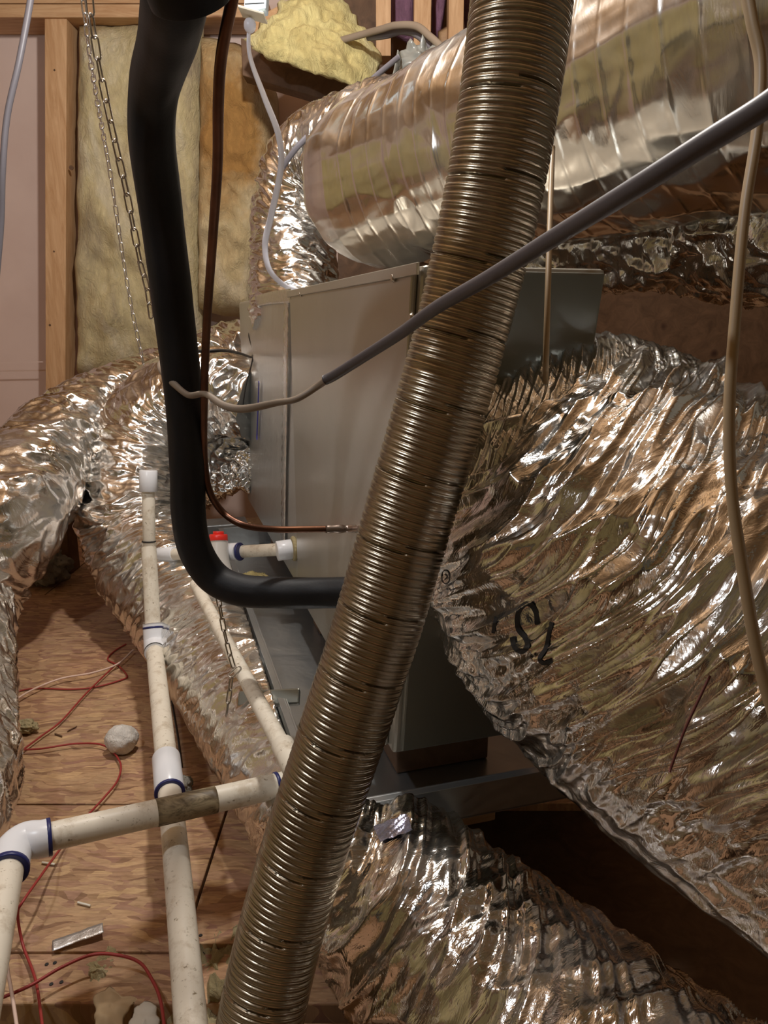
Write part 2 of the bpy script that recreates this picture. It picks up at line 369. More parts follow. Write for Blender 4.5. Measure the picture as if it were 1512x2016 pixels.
# ------------------------------------------------------------------ the setting
YW = 3.46
floor = empty('floor', kind='structure')
link('subfloor', abox('subfloor', -2.6, 2.6, -2.6, YW, -.34, -.30, 'darkwood', 0), floor)
for (x0, x1, y0, y1) in ((-2.6, -1.52, 1.36, 2.58), (-1.515, -.30, 1.36, 2.58), (-.295, .60, 1.36, 2.58),
                         (-2.6, -1.22, 2.585, YW), (-1.215, 0, 2.585, YW), (.005, 1.3, 2.585, YW), (1.305, 2.6, 2.585, YW),
                         (-2.6, -.318, .985, 1.355), (-.313, -.06, 1.0, 1.355), (-.055, .10, 1.0, 1.355), (-.30, -.02, -2.6, .86)):
    link('board', abox('board', x0, x1, y0, y1, -.018, 0, 'osb', .0015), floor)  # boards and near joists stop early; open bay keeps the gap under the ducts dark
for y in (-1.6, -.8, .1, .938, 1.75, 2.55, 3.3):
    link('joist', abox('joist', -2.6, .06 if y < 1.2 else 2.6, y-.045, y+.045, -.20, -.002 if y == .938 else -.019, 'osb' if y == .938 else 'plate'), floor)
for x_, y_ in ((92, 1899), (108, 1896), (101, 1938), (121, 1934), (395, 1842), (399, 1878)):
    p_ = PZ(x_, y_, -.002 if y_ > 1885 else 0); link('nail_head', cyl('nail_head', p_, p_+np.array([0, 0, .0012]), .003, 'ink', 8), floor)
wall = empty('wall_back', kind='structure')
link('drywall', abox('drywall', -2.6, -.2, YW, YW+.02, -.2, 3.2, 'drywall', 0), wall)
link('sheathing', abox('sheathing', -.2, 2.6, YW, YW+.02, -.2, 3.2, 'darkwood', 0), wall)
def stud(x0, x1, ytop, ybot, Y=3.30, th=.11, m='stud'):
    a = PY(x0, ytop, Y); b = PY(x1, ybot, Y); zb = max(b[2], 0)
    return link('stud', abox('stud', a[0], PY(x1, ytop, Y)[0], Y, Y+th, zb, a[2], m, .002), wall)
a_, b_ = PY(121, 40, 3.34), PY(119, 1000, 3.34)
link('stud', box('stud', (a_+b_)/2, ((.042, 0, 0), (0, .055, 0), (a_-b_)/2), 'stud', .002), wall)
for kx, ky, kr in ((140, 330, .009), (107, 138, .004), (106, 495, .004), (98, 640, .005)):
    kp = PY(kx, ky, 3.284); link('knot', cyl('knot', kp, kp+np.array([0, .004, 0]), kr, 'darkwood', 12), wall)
a = PY(-260, 34, 3.27); b = PY(470, 36, 3.27)
link('top_plate', abox('top_plate', -2.6, b[0]+.1, 3.27, 3.45, a[2], a[2]+.045, 'plate'), wall)
link('top_plate', abox('top_plate', -2.6, b[0]+.1, 3.27, 3.45, a[2]+.047, a[2]+.092, 'plate'), wall)
for (x0, x1, yb) in ((740, 770, 110), (816, 850, 150), (885, 915, 150)): stud(x0, x1, -60, yb, 3.12, .10)
link('blocking', beam('blocking', P(480, 120, 2.75), P(800, 215, 2.75), (0, .09, 0), (0, 0, .12), 'darkwood'), wall)  # dark brown beam; shade under the torn batt is in its colour too
link('stud', beam('stud', P(505, 62, 2.7), P(680, -30, 2.55), (0, .09, 0), (0, .01, .055), 'plate'), wall)
link('purlin', beam('purlin', PY(-60, 715, 3.35), PY(105, 712, 3.35), (0, .004, 0), (0, 0, .004), 'drywall', 0), wall)
for nm, a in (('wall_left', (-2.62, -2.6, -2.6, YW)), ('wall_right', (2.6, 2.62, -2.6, YW)), ('wall_front', (-2.6, 2.6, -2.62, -2.6))):
    wl = empty(nm, kind='structure'); link('sheathing', abox('sheathing', *a, -.2, 3.2, 'drywall' if nm == 'wall_left' else 'greywall', 0), wl)
wl_, wf_ = bpy.data.objects['wall_left'], bpy.data.objects['wall_front']
for k in range(13):
    c_ = -2.4+k*.41
    link('stud', abox('stud', c_-.02, c_+.02, -2.6, -2.5, 0, 2.9, 'rafter'), wf_)
    link('insulation', slab('insulation', [(c_+x, -2.59, z) for x, z in ((.03, .05), (.03, 2.5), (.38, 2.5), (.38, .05))], (0, 1, 0), .09, 'batt_bright', 6, k, .02, 6, 8, 32), wf_)
for k in range(11):
    c_ = -2.4+k*.41
    link('stud', abox('stud', -2.6, -2.5, c_-.02, c_+.02, 0, 2.0, 'rafter'), wl_)
    link('insulation', slab('insulation', [(-2.59, c_+x, z) for x, z in ((.03, .05), (.03, 1.75), (.38, 1.75), (.38, .05))], (1, 0, 0), .09, 'batt_bright', 6, k, .02, 6, 8, 32), wl_)
ceil = empty('ceiling', kind='structure')
# two roof slopes meeting in a ridge that runs along Y
for sgn in (-1, 1):
    a = np.array([0, .43, 3.1]); b = np.array([sgn*2.7, .43, 1.75]); u = (b-a); n = np.cross(u, (0, 1, 0)); n /= np.linalg.norm(n)
    if n[2] < 0: n = -n
    link('sheathing', box('sheathing', (a+b)/2+n*.15, (u/2, (0, 3.1, 0), n*.01), 'roofwood', 0), ceil)
    for y in np.arange(-2.3, 3.4, .41):
        link('rafter', box('rafter', (a+b)/2+n*.07+np.array([0, y-.43, 0]), (u/2, (0, .02, 0), n*.07), 'rafter', .002), ceil)
link('ridge_board', abox('ridge_board', -.02, .02, -2.6, YW, 2.98, 3.18, 'rafter'), ceil)

# ------------------------------------------------------------------ insulation batts
def pxo(pts, Y): return [PY(x, y, Y) for x, y in pts]
o = link('insulation_batt', slab('insulation_batt', pxo([(156, 46), (270, 44), (402, 46), (404, 300), (400, 560), (405, 740), (270, 745), (152, 745), (152, 500), (154, 250)], 3.36), (0, -1, 0), .10, 'batt', 30, 1, .03, 7, 10, 120),
         label='tall yellow fibreglass batt in the wall bay beside the pine stud', cat='insulation')
o = link('insulation_batt', slab('insulation_batt', pxo([(400, 75), (470, 85), (520, 130), (548, 190), (552, 300), (535, 420), (520, 560), (500, 625), (440, 622), (396, 610), (392, 400), (396, 200)], 3.34), (0, -1, 0), .14, 'batt_brown', 30, 3, .035, 7, 8, 120),
         label='brown-stained fibreglass batt behind the copper pipe', cat='insulation')
o = link('insulation_batt', slab('insulation_batt', [P(x, y, d) for x, y, d in [(482, 78, 2.55), (540, 22, 2.55), (640, -30, 2.6), (690, 20, 2.6), (718, 60, 2.6), (752, 118, 2.6), (738, 165, 2.55), (700, 172, 2.5), (640, 150, 2.5), (560, 125, 2.5), (505, 105, 2.5)]], (0, -1, .35), .07, 'batt_bright', 22, 5, .03, 12, 3, 100, .02, .8),
         label='bright yellow torn fibreglass piece lying on the beam at the top', cat='insulation')
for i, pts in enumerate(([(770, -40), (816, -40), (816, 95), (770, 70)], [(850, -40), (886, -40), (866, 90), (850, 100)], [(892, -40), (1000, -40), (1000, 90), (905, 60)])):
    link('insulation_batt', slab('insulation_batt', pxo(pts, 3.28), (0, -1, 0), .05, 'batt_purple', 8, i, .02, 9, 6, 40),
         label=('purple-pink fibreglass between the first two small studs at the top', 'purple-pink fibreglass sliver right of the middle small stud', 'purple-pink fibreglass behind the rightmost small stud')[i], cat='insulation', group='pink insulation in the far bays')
link('plywood_scrap', slab('plywood_scrap', pxo([(862, 62), (912, 30), (925, 120), (860, 115)], 3.2), (0, -1, 0), .012, 'roofwood', 4, 0, .001, 9, 20, 24),
     label='orange-brown wood offcut among the small studs at the top', cat='board')

# ------------------------------------------------------------------ air handler, plenum, pan
def cabpt(x, z):  # point on the face plane under pixel column at the bottom line? use param along fdir from FB
    return FB+fdir*x+np.array([0, 0, z-FB[2]])
T0 = PF(845, 518); T1 = PF(573, 575)
ZT = float(T0[2]); tn = float(np.dot(T0-FB, fdir))+.012; tm = float(np.dot(T1-FB, fdir)); tf = float(np.dot(FA-FB, fdir)); ZP = float(PF(492, 590)[2])
W = .25; inn = -fn
ah = empty('air_handler', label='large grey-beige painted steel air handler standing in the drain pan', cat='air handler')
def fbox(name, t0, t1, z0, z1, d0, d1, m, bevel=.004, parent=None):
    c = FB+fdir*(t0+t1)/2+inn*(d0+d1)/2; c = np.array([c[0], c[1], (z0+z1)/2])
    return link(name, box(name, c, (fdir*(t1-t0)/2, inn*(d1-d0)/2, np.array([0, 0, (z1-z0)/2])), m, bevel), parent)
def cp_(t, z, d): return np.array([*(FB+fdir*t+inn*d)[:2], z])
def hexa(name, t0b, t0t, t1, z0, z1, d0, d1, m, bevel, parent, t1t=None):
    import bmesh
    t1t = t1 if t1t is None else t1t
    bm = bmesh.new(); vs = [bm.verts.new(tuple(cp_(t, z, d))) for (tb, tt) in ((t0b, t0t), (t1, t1t)) for d in (d0, d1) for t, z in ((tb, z0), (tt, z1))]
    for q in ((0, 1, 3, 2), (4, 6, 7, 5), (0, 4, 5, 1), (2, 3, 7, 6), (0, 2, 6, 4), (1, 5, 7, 3)): bm.faces.new([vs[i] for i in q])
    bmesh.ops.bevel(bm, geom=bm.edges[:], offset=bevel, segments=2, affect='EDGES', profile=.5)
    bmesh.ops.recalc_face_normals(bm, faces=bm.faces[:])
    me = bpy.data.meshes.new(name); bm.to_mesh(me); bm.free(); me.materials.append(M[m]); return link(name, me, parent)
tnb = -.50
hexa('cabinet', tnb+.014, tn+.014, tm, .30, ZT, .002, W, 'cabinet', .006, ah)
hexa('side_panel', tnb+.035, tn+.03, tm-.012, .303, ZT-.004, -.006, .002, 'cabinet', .004, ah)
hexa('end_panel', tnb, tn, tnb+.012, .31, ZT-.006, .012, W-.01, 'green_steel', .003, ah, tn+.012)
def screw(x, y, parent, off=.008, r=.006):
    a = PF(x, y, off-.001); sc = link('screw', cyl('screw', a, a+fn*.004, r, 'screw', 8, r*.7), parent)
for x, y in ((776, 547), (592, 579), (812, 625)): screw(x, y, ah)
fbox('top_flange', tn+.003, tm, ZT-.012, ZT+.002, -.010, -.006, 'cabinet', .001, ah)
pl = empty('supply_plenum', label='bare metal supply plenum box joined to the back end of the air handler', cat='duct')
fbox('plenum_box', tm+.004, tf, .30, ZP, .003, W-.01, 'plenum', .006, pl)
def strip(name, pts, wid, m, parent, off=.003, n=30, wob=.001):
    """ribbon of width wid along pts (on the cabinet face)"""
    c = spline([PF(x, y, off) for x, y in pts], n); T = np.gradient(c, axis=0); T /= np.linalg.norm(T, axis=1)[:, None]
    Wd = np.cross(T, fn); k = 5; v = []; 
    for i in range(n):
        for j in range(k): v.append(c[i]+Wd[i]*wid*(j/(k-1)-.5)+fn*(wob*math.sin(i*2.3+j*1.7)*(1 if wob else 0)))
    for i in range(n):
        for j in range(k): v.append(c[i]+Wd[i]*wid*(j/(k-1)-.5)-fn*.002)
    N_ = n*k; f = [(i*k+j, i*k+j+1, (i+1)*k+j+1, (i+1)*k+j) for i in range(n-1) for j in range(k-1)]
    f += [(N_+i*k+j, N_+(i+1)*k+j, N_+(i+1)*k+j+1, N_+i*k+j+1) for i in range(n-1) for j in range(k-1)]
    for i in range(n-1):
        f += [(i*k, (i+1)*k, N_+(i+1)*k, N_+i*k), (i*k+k-1, N_+i*k+k-1, N_+(i+1)*k+k-1, (i+1)*k+k-1)]
    f += [(*[j for j in range(k)], *[N_+j for j in range(k-1, -1, -1)]), (*[(n-1)*k+j for j in range(k-1, -1, -1)], *[N_+(n-1)*k+j for j in range(k)])]
    return link(name, mesh(name, v, f, m), parent)
strip('foil_tape', [(563, 592), (561, 750), (558, 900), (556, 1090)], .055, 'tape', pl, .005, 60, .0012)
strip('foil_tape', [(497, 595), (530, 587), (572, 582)], .03, 'tape', pl, .006, 30, .0012)
strip('marker_line', [(509, 752), (507, 810), (505, 864)], .012, 'marker', pl, .005, 12, 0)
# drain pan (open tray) built as five sheets
pan = empty('drain_pan', label='shallow galvanised drain pan under the air handler', cat='drain pan')
pt0, pt1, pd0, pd1 = -.53, tf-.25, -.117, W+.10
zb, zr = .195, .262
fbox('pan_floor', pt0, pt1, zb, zb+.003, pd0, pd1, 'galv', 0, pan)
fbox('pan_rim', pt0, pt1, zb, zr, pd0, pd0+.004, 'galv', .0008, pan)
fbox('pan_rim', pt0, pt1, zb, zr, pd1-.004, pd1, 'galv', .0008, pan)
fbox('pan_rim', pt0, pt0+.004, zb, zr, pd0, pd1, 'galv', .0008, pan)
fbox('pan_rim', pt1-.004, pt1, zb, zr, pd0, pd1, 'galv', .0008, pan)
fbox('pan_lip', pt0, pt1, zr-.002, zr, pd0-.012, pd0, 'galv', .0005, pan)
fbox('pan_lip', pt0-.012, pt0, zr-.002, zr, pd0, pd1, 'galv', .0005, pan)
for k, t in enumerate((tnb+.15, tm, tf-.35)):
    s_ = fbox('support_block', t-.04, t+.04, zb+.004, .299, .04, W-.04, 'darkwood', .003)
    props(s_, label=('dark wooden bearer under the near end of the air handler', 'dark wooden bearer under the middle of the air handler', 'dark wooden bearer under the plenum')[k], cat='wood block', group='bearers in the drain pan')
pf = empty('platform', label='low wooden platform of two boards and legs carrying the drain pan', cat='platform')
fbox('rail', pt0+.1, tf+.05, .10, .188, .06, .14, 'plate', .003, pf); fbox('rail', pt0+.1, tf+.05, .10, .188, W-.12, W-.04, 'plate', .003, pf)
for t in (pt0+.35, tm, tf): fbox('leg', t-.04, t+.04, .001, .10, .06, .14, 'plate', .003, pf); fbox('leg', t-.04, t+.04, .001, .10, W-.12, W-.04, 'plate', .003, pf)
fbox('cross_board', tf-.22, tf+.05, .188, .215, -.25, .3, 'stud', .003, pf)
sp = fbox('hanger_channel', tf-.20, tf-.10, .215, .26, -.30, -.02, 'galv', .004)
props(sp, label='short galvanised steel channel on the platform behind the red-capped fitting', cat='bracket')
a = P(468, 1382, 1.60); 
props(link('strut_bracket', beam('strut_bracket', P(470, 1378, 1.47), P(590, 1372, 1.44), (0, .02, .022), (0, .016, -.014), 'green_steel')), label='dark galvanised strut bracket beside the hanging chain end', cat='bracket')

# ------------------------------------------------------------------ foil ducts
def foil_disp(fold=(1/.045, 1.6, .010), long=(0, 0, 0), fac=(1/.07, .006), fine=(1/.02, .002), low=(1/.25, .012), seed=0, slant=0., coil=None, mod=None):
    def d(s, t, R):
        c_, s_ = np.cos(t), np.sin(t); ss = s+slant*s_
        warp = .5*perlin(c_*2+seed, s_*2, s*8)
        out = low[1]*perlin(c_*R*low[0]+seed, s_*R*low[0], s*low[0])
        m = .55+.9*(.5+perlin(c_*1.3+seed+9, s_*1.3, s*4)) 
        f_ = fold[2]*(ridge(perlin(c_*fold[1]+seed, s_*fold[1]+warp*.3, ss*fold[0]+warp))-.6)
        f_ = f_+.45*fold[2]*(ridge(perlin(c_*fold[1]*2.3+seed+3, s_*fold[1]*2.3, ss*fold[0]*2.1+warp))-.6)
        out = out+f_*m
        if long[2]: out = out+long[2]*(ridge(perlin(c_*long[1]+seed, s_*long[1], ss*long[0]))-.6)
        out = out+fac[1]*(ridge(perlin(c_*R*fac[0]+warp+seed, s_*R*fac[0]+warp, s*fac[0]))-.6)
        out = out+fine[1]*(ridge(perlin(c_*R*fine[0]+seed, s_*R*fine[0]+warp*2, s*fine[0]+warp*2))-.6)
        if coil:
            ph = (s/coil[0]+t/(2*np.pi)) % 1; out = out+coil[1]*np.exp(-((ph-.5)*coil[0]/.004)**2)-coil[2]*np.abs(np.sin(np.pi*(ph-.5)))*1.0
        if mod is not None: out = out*mod(s, t)
        return out
    return d
CR, CU = np.array([1., 0, 0]), np.array([0, st, ct])
def pleats(lines, amp, per, seed=0, along=.28):
    """long sharp pleats running along a direction in the room; lines = list of (direction, weight(p))"""
    def d(p, s, t):
        out = 0
        for (lx, ly), wt in lines:
            l = CR*lx+CU*ly; l = l/np.linalg.norm(l); q = CR*ly-CU*lx; q = q/np.linalg.norm(q); a = p@l; b = p@q
            wv = .9*perlin(a*3+seed, b*3, p[..., 1]*3)
            f = ridge(perlin(b/per+wv, a*along/per+seed, p[..., 1]*.8))-.62
            g = ridge(perlin(b/per*2.3+wv*2+5, a*along*1.6/per+seed, p[..., 1]*1.2))-.62
            hgt = .45+1.1*np.clip(.5+perlin(a*5+seed, b*5, 3.3), 0, 1)
            out = out+(f+.55*g)*hgt*(wt(p) if wt else 1)
        return out*amp
    return d
def squash(v):
    """the flexible duct is pressed down where the pan sits on it, and rests on the floor"""
    r = v-FB; t = r@fdir; dd = r@inn
    ins = (t > pt0-.03) & (t < pt1) & (dd > pd0-.02) & (dd < pd1+.02) & (v[:, 2] < .45)
    v = v.copy(); z = v[:, 2]; v[:, 2] = np.where(ins & (z > zb-.006), zb-.006-.0008*np.sin(v[:, 0]*90), z)
    low = v[:, 2] < .008; v[:, 2] = np.where(low, .004+.25*np.maximum(0, v[:, 2]-(-.02))*.1, v[:, 2]); v[:, 2] = np.maximum(v[:, 2], .003)
    return v
PS = lambda rows: np.array([[*P(x, y, d), r] for x, y, d, r in rows])
fp = np.vstack([PS([(505, 790, 2.62, .13), (425, 770, 2.66, .150), (335, 800, 2.66, .165), (268, 890, 2.62, .17), (255, 1000, 2.52, .17), (280, 1090, 2.43, .168)]),
     np.array([[*PZ(x, y, z), r] for x, y, z, r in [(345, 1185, .165, .158), (415, 1275, .15, .145), (505, 1400, .14, .135), (632, 1590, .135, .13), (800, 1790, .142, .142), (1010, 1975, .145, .145), (1270, 2220, .15, .15), (1600, 2480, .15, .15)]])])
o = link('flexible_duct', tube('flexible_duct', fp, 'foil', ns=1300, nt=300, pdisp=pleats([((.55, .83), lambda p: np.clip((1.12-p[..., 1])/.1, 0, 1))], .013, .035, 19, .25), disp=foil_disp((1/.055, 1.0, .015), (0, 0, 0), (1/.10, .005), (1/.03, .0014), (1/.3, .014), 1, .10, mod=lambda s, t: np.where(s < 1.15, 1.0, np.maximum(.42, 1-(s-1.15)*2.2))), post=squash),
     label='long foil flexible duct curling from the plenum, along the floor and out at the bottom', cat='duct')
props(link('foil_patch', None), None) if False else None
gp = np.vstack([PS([(520, 700, 3.0, .12), (420, 715, 2.98, .14), (300, 775, 2.86, .155), (190, 830, 2.70, .16), (85, 915, 2.45, .165), (0, 1030, 2.2, .17)]),
     np.array([[*PZ(x, y, z), r] for x, y, z, r in [(-95, 1200, .18, .17), (-150, 1370, .175, .17), (-160, 1530, .172, .17), (-260, 1680, .172, .17), (-480, 1760, .172, .17)]])])
o = link('flexible_duct', tube('flexible_duct', gp, 'foil', ns=700, nt=220, disp=foil_disp((1/.06, 1.0, .018), (0, 0, 0), (1/.10, .006), (1/.03, .0012), (1/.3, .016), 14, -.08), post=squash),
     label='silver foil flexible duct running off the left edge of the photo', cat='duct')
hp = PS([(520, 925, 2.82, .10), (470, 905, 2.84, .12), (400, 930, 2.95, .12), (330, 980, 3.0, .12)])
o = link('flexible_duct', tube('flexible_duct', hp, 'foil', ns=260, nt=160, disp=foil_disp((1/.04, 2.2, .016), (0, 0, 0), (1/.05, .010), (1/.018, .003), (1/.2, .01), 21)),
     label='short crumpled foil duct stub low on the plenum, right of the black pipe', cat='duct')
# A: riser behind, B: big upper duct, C: lower dark one behind B
ap = PS([(582, 640, 2.30, .13), (576, 520, 2.32, .13), (576, 420, 2.32, .13), (612, 325, 2.28, .13), (700, 275, 2.15, .128), (790, 260, 2.0, .13), (900, 260, 1.9, .12)])
o = link('flexible_duct', tube('flexible_duct', ap, 'foil', ns=420, nt=200, disp=foil_disp((1/.04, 1.2, .011), (0, 0, 0), (1/.09, .003), (1/.03, .0008), (1/.25, .01), 33, .05)),
     label='foil riser duct bending up from the top of the plenum', cat='duct')
bp = PS([(700, 385, 1.70, .10), (712, 380, 1.68, .145), (745, 368, 1.63, .178), (820, 345, 1.56, .185), (1000, 275, 1.40, .195), (1250, 185, 1.20, .205), (1560, 60, 1.02, .22), (1900, -60, .9, .22)])
bcoil = .044
o = link('flexible_duct', tube('flexible_duct', bp, 'foil_smooth', ns=800, nt=300, disp=foil_disp((1/.20, 1.1, .004), (1/.4, 5, .0012), (1/.16, .0045), (1/.03, .0004), (1/.4, .018), 41, .03, (bcoil, .0009, .0002))),
     label='big smooth foil duct crossing the upper right, showing its wire coil', cat='duct')
cp = PS([(980, 470, 1.62, .10), (1080, 470, 1.55, .12), (1250, 440, 1.42, .125), (1500, 440, 1.25, .13), (1800, 450, 1.1, .14)])
o = link('flexible_duct', tube('flexible_duct', cp, 'foil', ns=420, nt=200, disp=foil_disp((1/.08, 1.2, .012), (1/.1, 5, .004), (1/.07, .012), (1/.022, .002), (1/.25, .016), 52, .1)),
     label='dark wrinkled foil duct just below the big smooth one at right', cat='duct')
# D: return duct: sleeve and body
ret = empty('return_duct', label='huge crumpled foil return duct bulging across the right half, with printed marks', cat='duct')
slv = PS([(1125, 962, 1.215, .18), (1112, 962, 1.20, .22), (1118, 975, 1.17, .248), (1152, 1020, 1.11, .262), (1200, 1075, 1.06, .258)])
sm = tube('sleeve', slv, 'foil_fine', ns=260, nt=760, pdisp=pleats([((-.42, -.9), None)], .0048, .011, 5, .10), disp=foil_disp((1/.2, 1.4, .002), (1/.25, 13, .0012), (1/.12, .003), (1/.03, .0006), (1/.3, .010), 61, .25))
so = link('sleeve', sm, ret)
dp = PS([(1165, 1035, 1.10, .245), (1172, 1045, 1.09, .265), (1240, 1115, 1.01, .268), (1330, 1195, .94, .266), (1480, 1300, .86, .258), (1700, 1440, .78, .25), (2000, 1620, .7, .25)])
dm = tube('body', dp, 'foil', ns=760, nt=560, pdisp=pleats([((.72, .70), lambda p: np.clip((p[..., 2]-.50)/.12, 0, 1)), ((-.35, -.94), lambda p: .6*np.clip((.62-p[..., 2])/.08, 0, 1)*np.clip((p[..., 2]-.40)/.08, 0, 1)), ((.82, -.57), lambda p: .22*np.clip((.50-p[..., 2])/.1, 0, 1))], .0185, .036, 11, .22), disp=foil_disp((1/.06, 1.0, .003), (1/.3, 7, .001), (1/.10, .005), (1/.03, .0014), (1/.3, .020), 77, .16))
do = link('body', dm, ret)

# printed marks on the sleeve/body, laid on the surface
def bvh_of(me):
    v = np.empty(len(me.vertices)*3, np.float32); me.vertices.foreach_get('co', v); v = v.reshape(-1, 3)
    return BVHTree.FromPolygons([tuple(p) for p in v.tolist()], [tuple(p.vertices) for p in me.polygons])
B1, B2 = bvh_of(sm), bvh_of(dm)
def hit(x, y, trees=None):
    best = None
    for t in (trees or (B1, B2)):
        loc, n, i, dist = t.ray_cast(Vector((0, 0, H)), Vector(ray(x, y)).normalized())
        if loc is not None and (best is None or dist < best[1]): best = (np.array(loc), dist)
    return best[0]
def surf_strokes(name, strokes, wpx, m, parent, trees=None, lift=.0025):
    v, f = [], []
    for st_ in strokes:
        p = spline(np.array([[x, y, 0.] for x, y in st_]), max(6, int(len(st_)*6)))[:, :2]; T = np.gradient(p, axis=0); T /= np.linalg.norm(T, axis=1)[:, None]; Nn = np.stack([-T[:, 1], T[:, 0]], 1)
        b0 = len(v)
        for q, n in zip(p, Nn):
            for k in (-1, -.3, .3, 1):
                h = hit(*(q+n*wpx*.5*k), trees); v.append(h+(np.array([0, 0, H])-h)/np.linalg.norm(h)*lift)
        for i in range(len(p)-1):
            for k in range(3): f.append((b0+i*4+k, b0+i*4+k+1, b0+i*4+k+5, b0+i*4+k+4))
    return link(name, mesh(name, v, f, m), parent)
surf_strokes('printed_mark', [[(977, 1214), (973, 1230), (971, 1247)]], 7, 'ink', ret)
surf_strokes('printed_mark', [[(1058, 1230), (1055, 1206), (1044, 1190), (1030, 1192), (1019, 1212), (1020, 1238), (1034, 1256), (1038, 1272), (1027, 1283), (1013, 1274), (1008, 1254)]], 10, 'ink', ret)
surf_strokes('printed_mark', [[(1086, 1224), (1080, 1250), (1074, 1276), (1062, 1296), (1070, 1306), (1088, 1300)]], 8, 'ink', ret)
surf_strokes('printed_mark', [[(877+8*math.cos(a), 1136+13*math.sin(a)) for a in np.linspace(0, 6.3, 12)], [(875, 1130), (880, 1135), (875, 1141)]], 1.8, 'ink', ret)
EB = bvh_of(bpy.data.objects['flexible_duct'].data)
def patch(name, outline, m, tree, lift=.004, rows=14, **k):
    (ax, ay), (bx, by), (cx, cy), (dx, dy) = outline; v = []; rg = np.linspace(0, 1, rows)
    for a in rg:
        for b in rg:
            x = (ax*(1-a)+bx*a)*(1-b)+(dx*(1-a)+cx*a)*b; y = (ay*(1-a)+by*a)*(1-b)+(dy*(1-a)+cy*a)*b
            h = hit(x, y, (tree,)); v.append(h+np.array([0, 0, lift+.001*math.sin(a*17+b*23)]))
    f = [(i*rows+j, i*rows+j+1, (i+1)*rows+j+1, (i+1)*rows+j) for i in range(rows-1) for j in range(rows-1)]
    return link(name, mesh(name, v, f, m), **k)
M['bluetape'] = mat('bluish_foil_label', (.42, .45, .62), .25, .9, lambda nt, b: bump(nt, b, noise(nt, coords(nt), 60, 4, .6, 1), .5, .004))
try: patch('foil_label', [(735, 1632), (800, 1606), (812, 1640), (748, 1662)], 'bluetape', EB, parent=bpy.data.objects['flexible_duct'])
except Exception as e: print('patch', e)

# ------------------------------------------------------------------ foreground corrugated vent duct
rows = [(1034, -140, .79), (1026, 0, .80), (1002, 200, .815), (968, 400, .84), (922, 600, .868), (868, 800, .89), (808, 1000, .91), (752, 1200, .925), (688, 1400, .94), (622, 1600, .955), (562, 1800, .96), (515, 2000, .95), (492, 2140, .93)]
pitch = .0090
def cdisp(s, t, R):
    ph = s/pitch+t/(2*np.pi); k = np.floor(ph) % 9; x = ph % 1
    d = .0026*np.sqrt(np.abs(np.sin(np.pi*x)))-.0016-.0008*np.exp(-((x-.5)/.07)**2)
    d = np.where((k == 0) & (x < .28), -.0065, d)
    return d+.0012*perlin(np.cos(t)*1.2, np.sin(t)*1.2, s*9)+.0004*perlin(np.cos(t)*6, np.sin(t)*6, s*60)
link('vent_duct', tube('vent_duct', np.array([[*P(x, y, d*.965), .0515] for x, y, d in rows]), 'aluminium', ns=2600, nt=64, disp=cdisp),
     label='bare corrugated aluminium vent duct slanting across the whole foreground', cat='duct')

# ------------------------------------------------------------------ black insulated pipe
bpts = np.array([[*P(x, y, d), r] for x, y, d, r in [(360, -160, .60, .030), (345, -20, .66, .029), (334, 60, .74, .029), (305, 170, .86, .0275), (300, 280, .92, .0275), (318, 420, .99, .028), (340, 600, 1.06, .0275), (362, 780, 1.13, .028), (369, 920, 1.19, .0275), (371, 1010, 1.225, .0275), (384, 1080, 1.25, .0275), (420, 1136, 1.275, .0275), (475, 1162, 1.27, .0268), (560, 1167, 1.265, .0262), (640, 1167, 1.26, .0258), (700, 1166, 1.26, .0255)]])
bpts[-1, :3] = PF(728, 1166, .001)
ip = empty('insulated_pipe', label='thick black foam-insulated pipe bending into the air handler', cat='pipe')
link('foam_sleeve', tube('foam_sleeve', bpts, 'foam', ns=300, nt=48, disp=lambda s, t, R: .0012*perlin(np.cos(t)*2, np.sin(t)*2, s*12)), ip)
link('foam_sleeve', tube('foam_sleeve', np.array([[*P(x, y, d), r] for x, y, d, r in [(352, -120, .605, .034), (362, -60, .625, .036), (378, -5, .645, .036), (384, 14, .65, .030)]]), 'foam', ns=60, nt=48), ip)
# copper line
cpts = [(470, -60, .66), (455, 10, .68), (436, 110, .72), (430, 200, .76), (428, 330, .83), (418, 480, .92), (407, 640, 1.02), (402, 780, 1.10), (402, 900, 1.18), (412, 965, 1.21), (438, 1008, 1.24), (480, 1034, 1.23), (540, 1042, 1.25), (600, 1042, 1.265), (660, 1041, 1.28)]
cpp = empty('copper_pipe', label='thin brown copper line curving below the thick black pipe into the air handler', cat='pipe')
link('tube', tube('tube', np.array([P(*p) for p in cpts]), 'copper', .0056, ns=220, nt=20), cpp)
link('brazed_end', tube('brazed_end', np.array([[*P(640, 1042, 1.274), .0060], [*P(660, 1041, 1.28), .0072], [*P(695, 1041, 1.285), .0066], [*PF(730, 1040, .001), .0066]]), 'brazed', ns=40, nt=20, disp=lambda s, t, R: .0006*np.sin(s*300)), cpp)

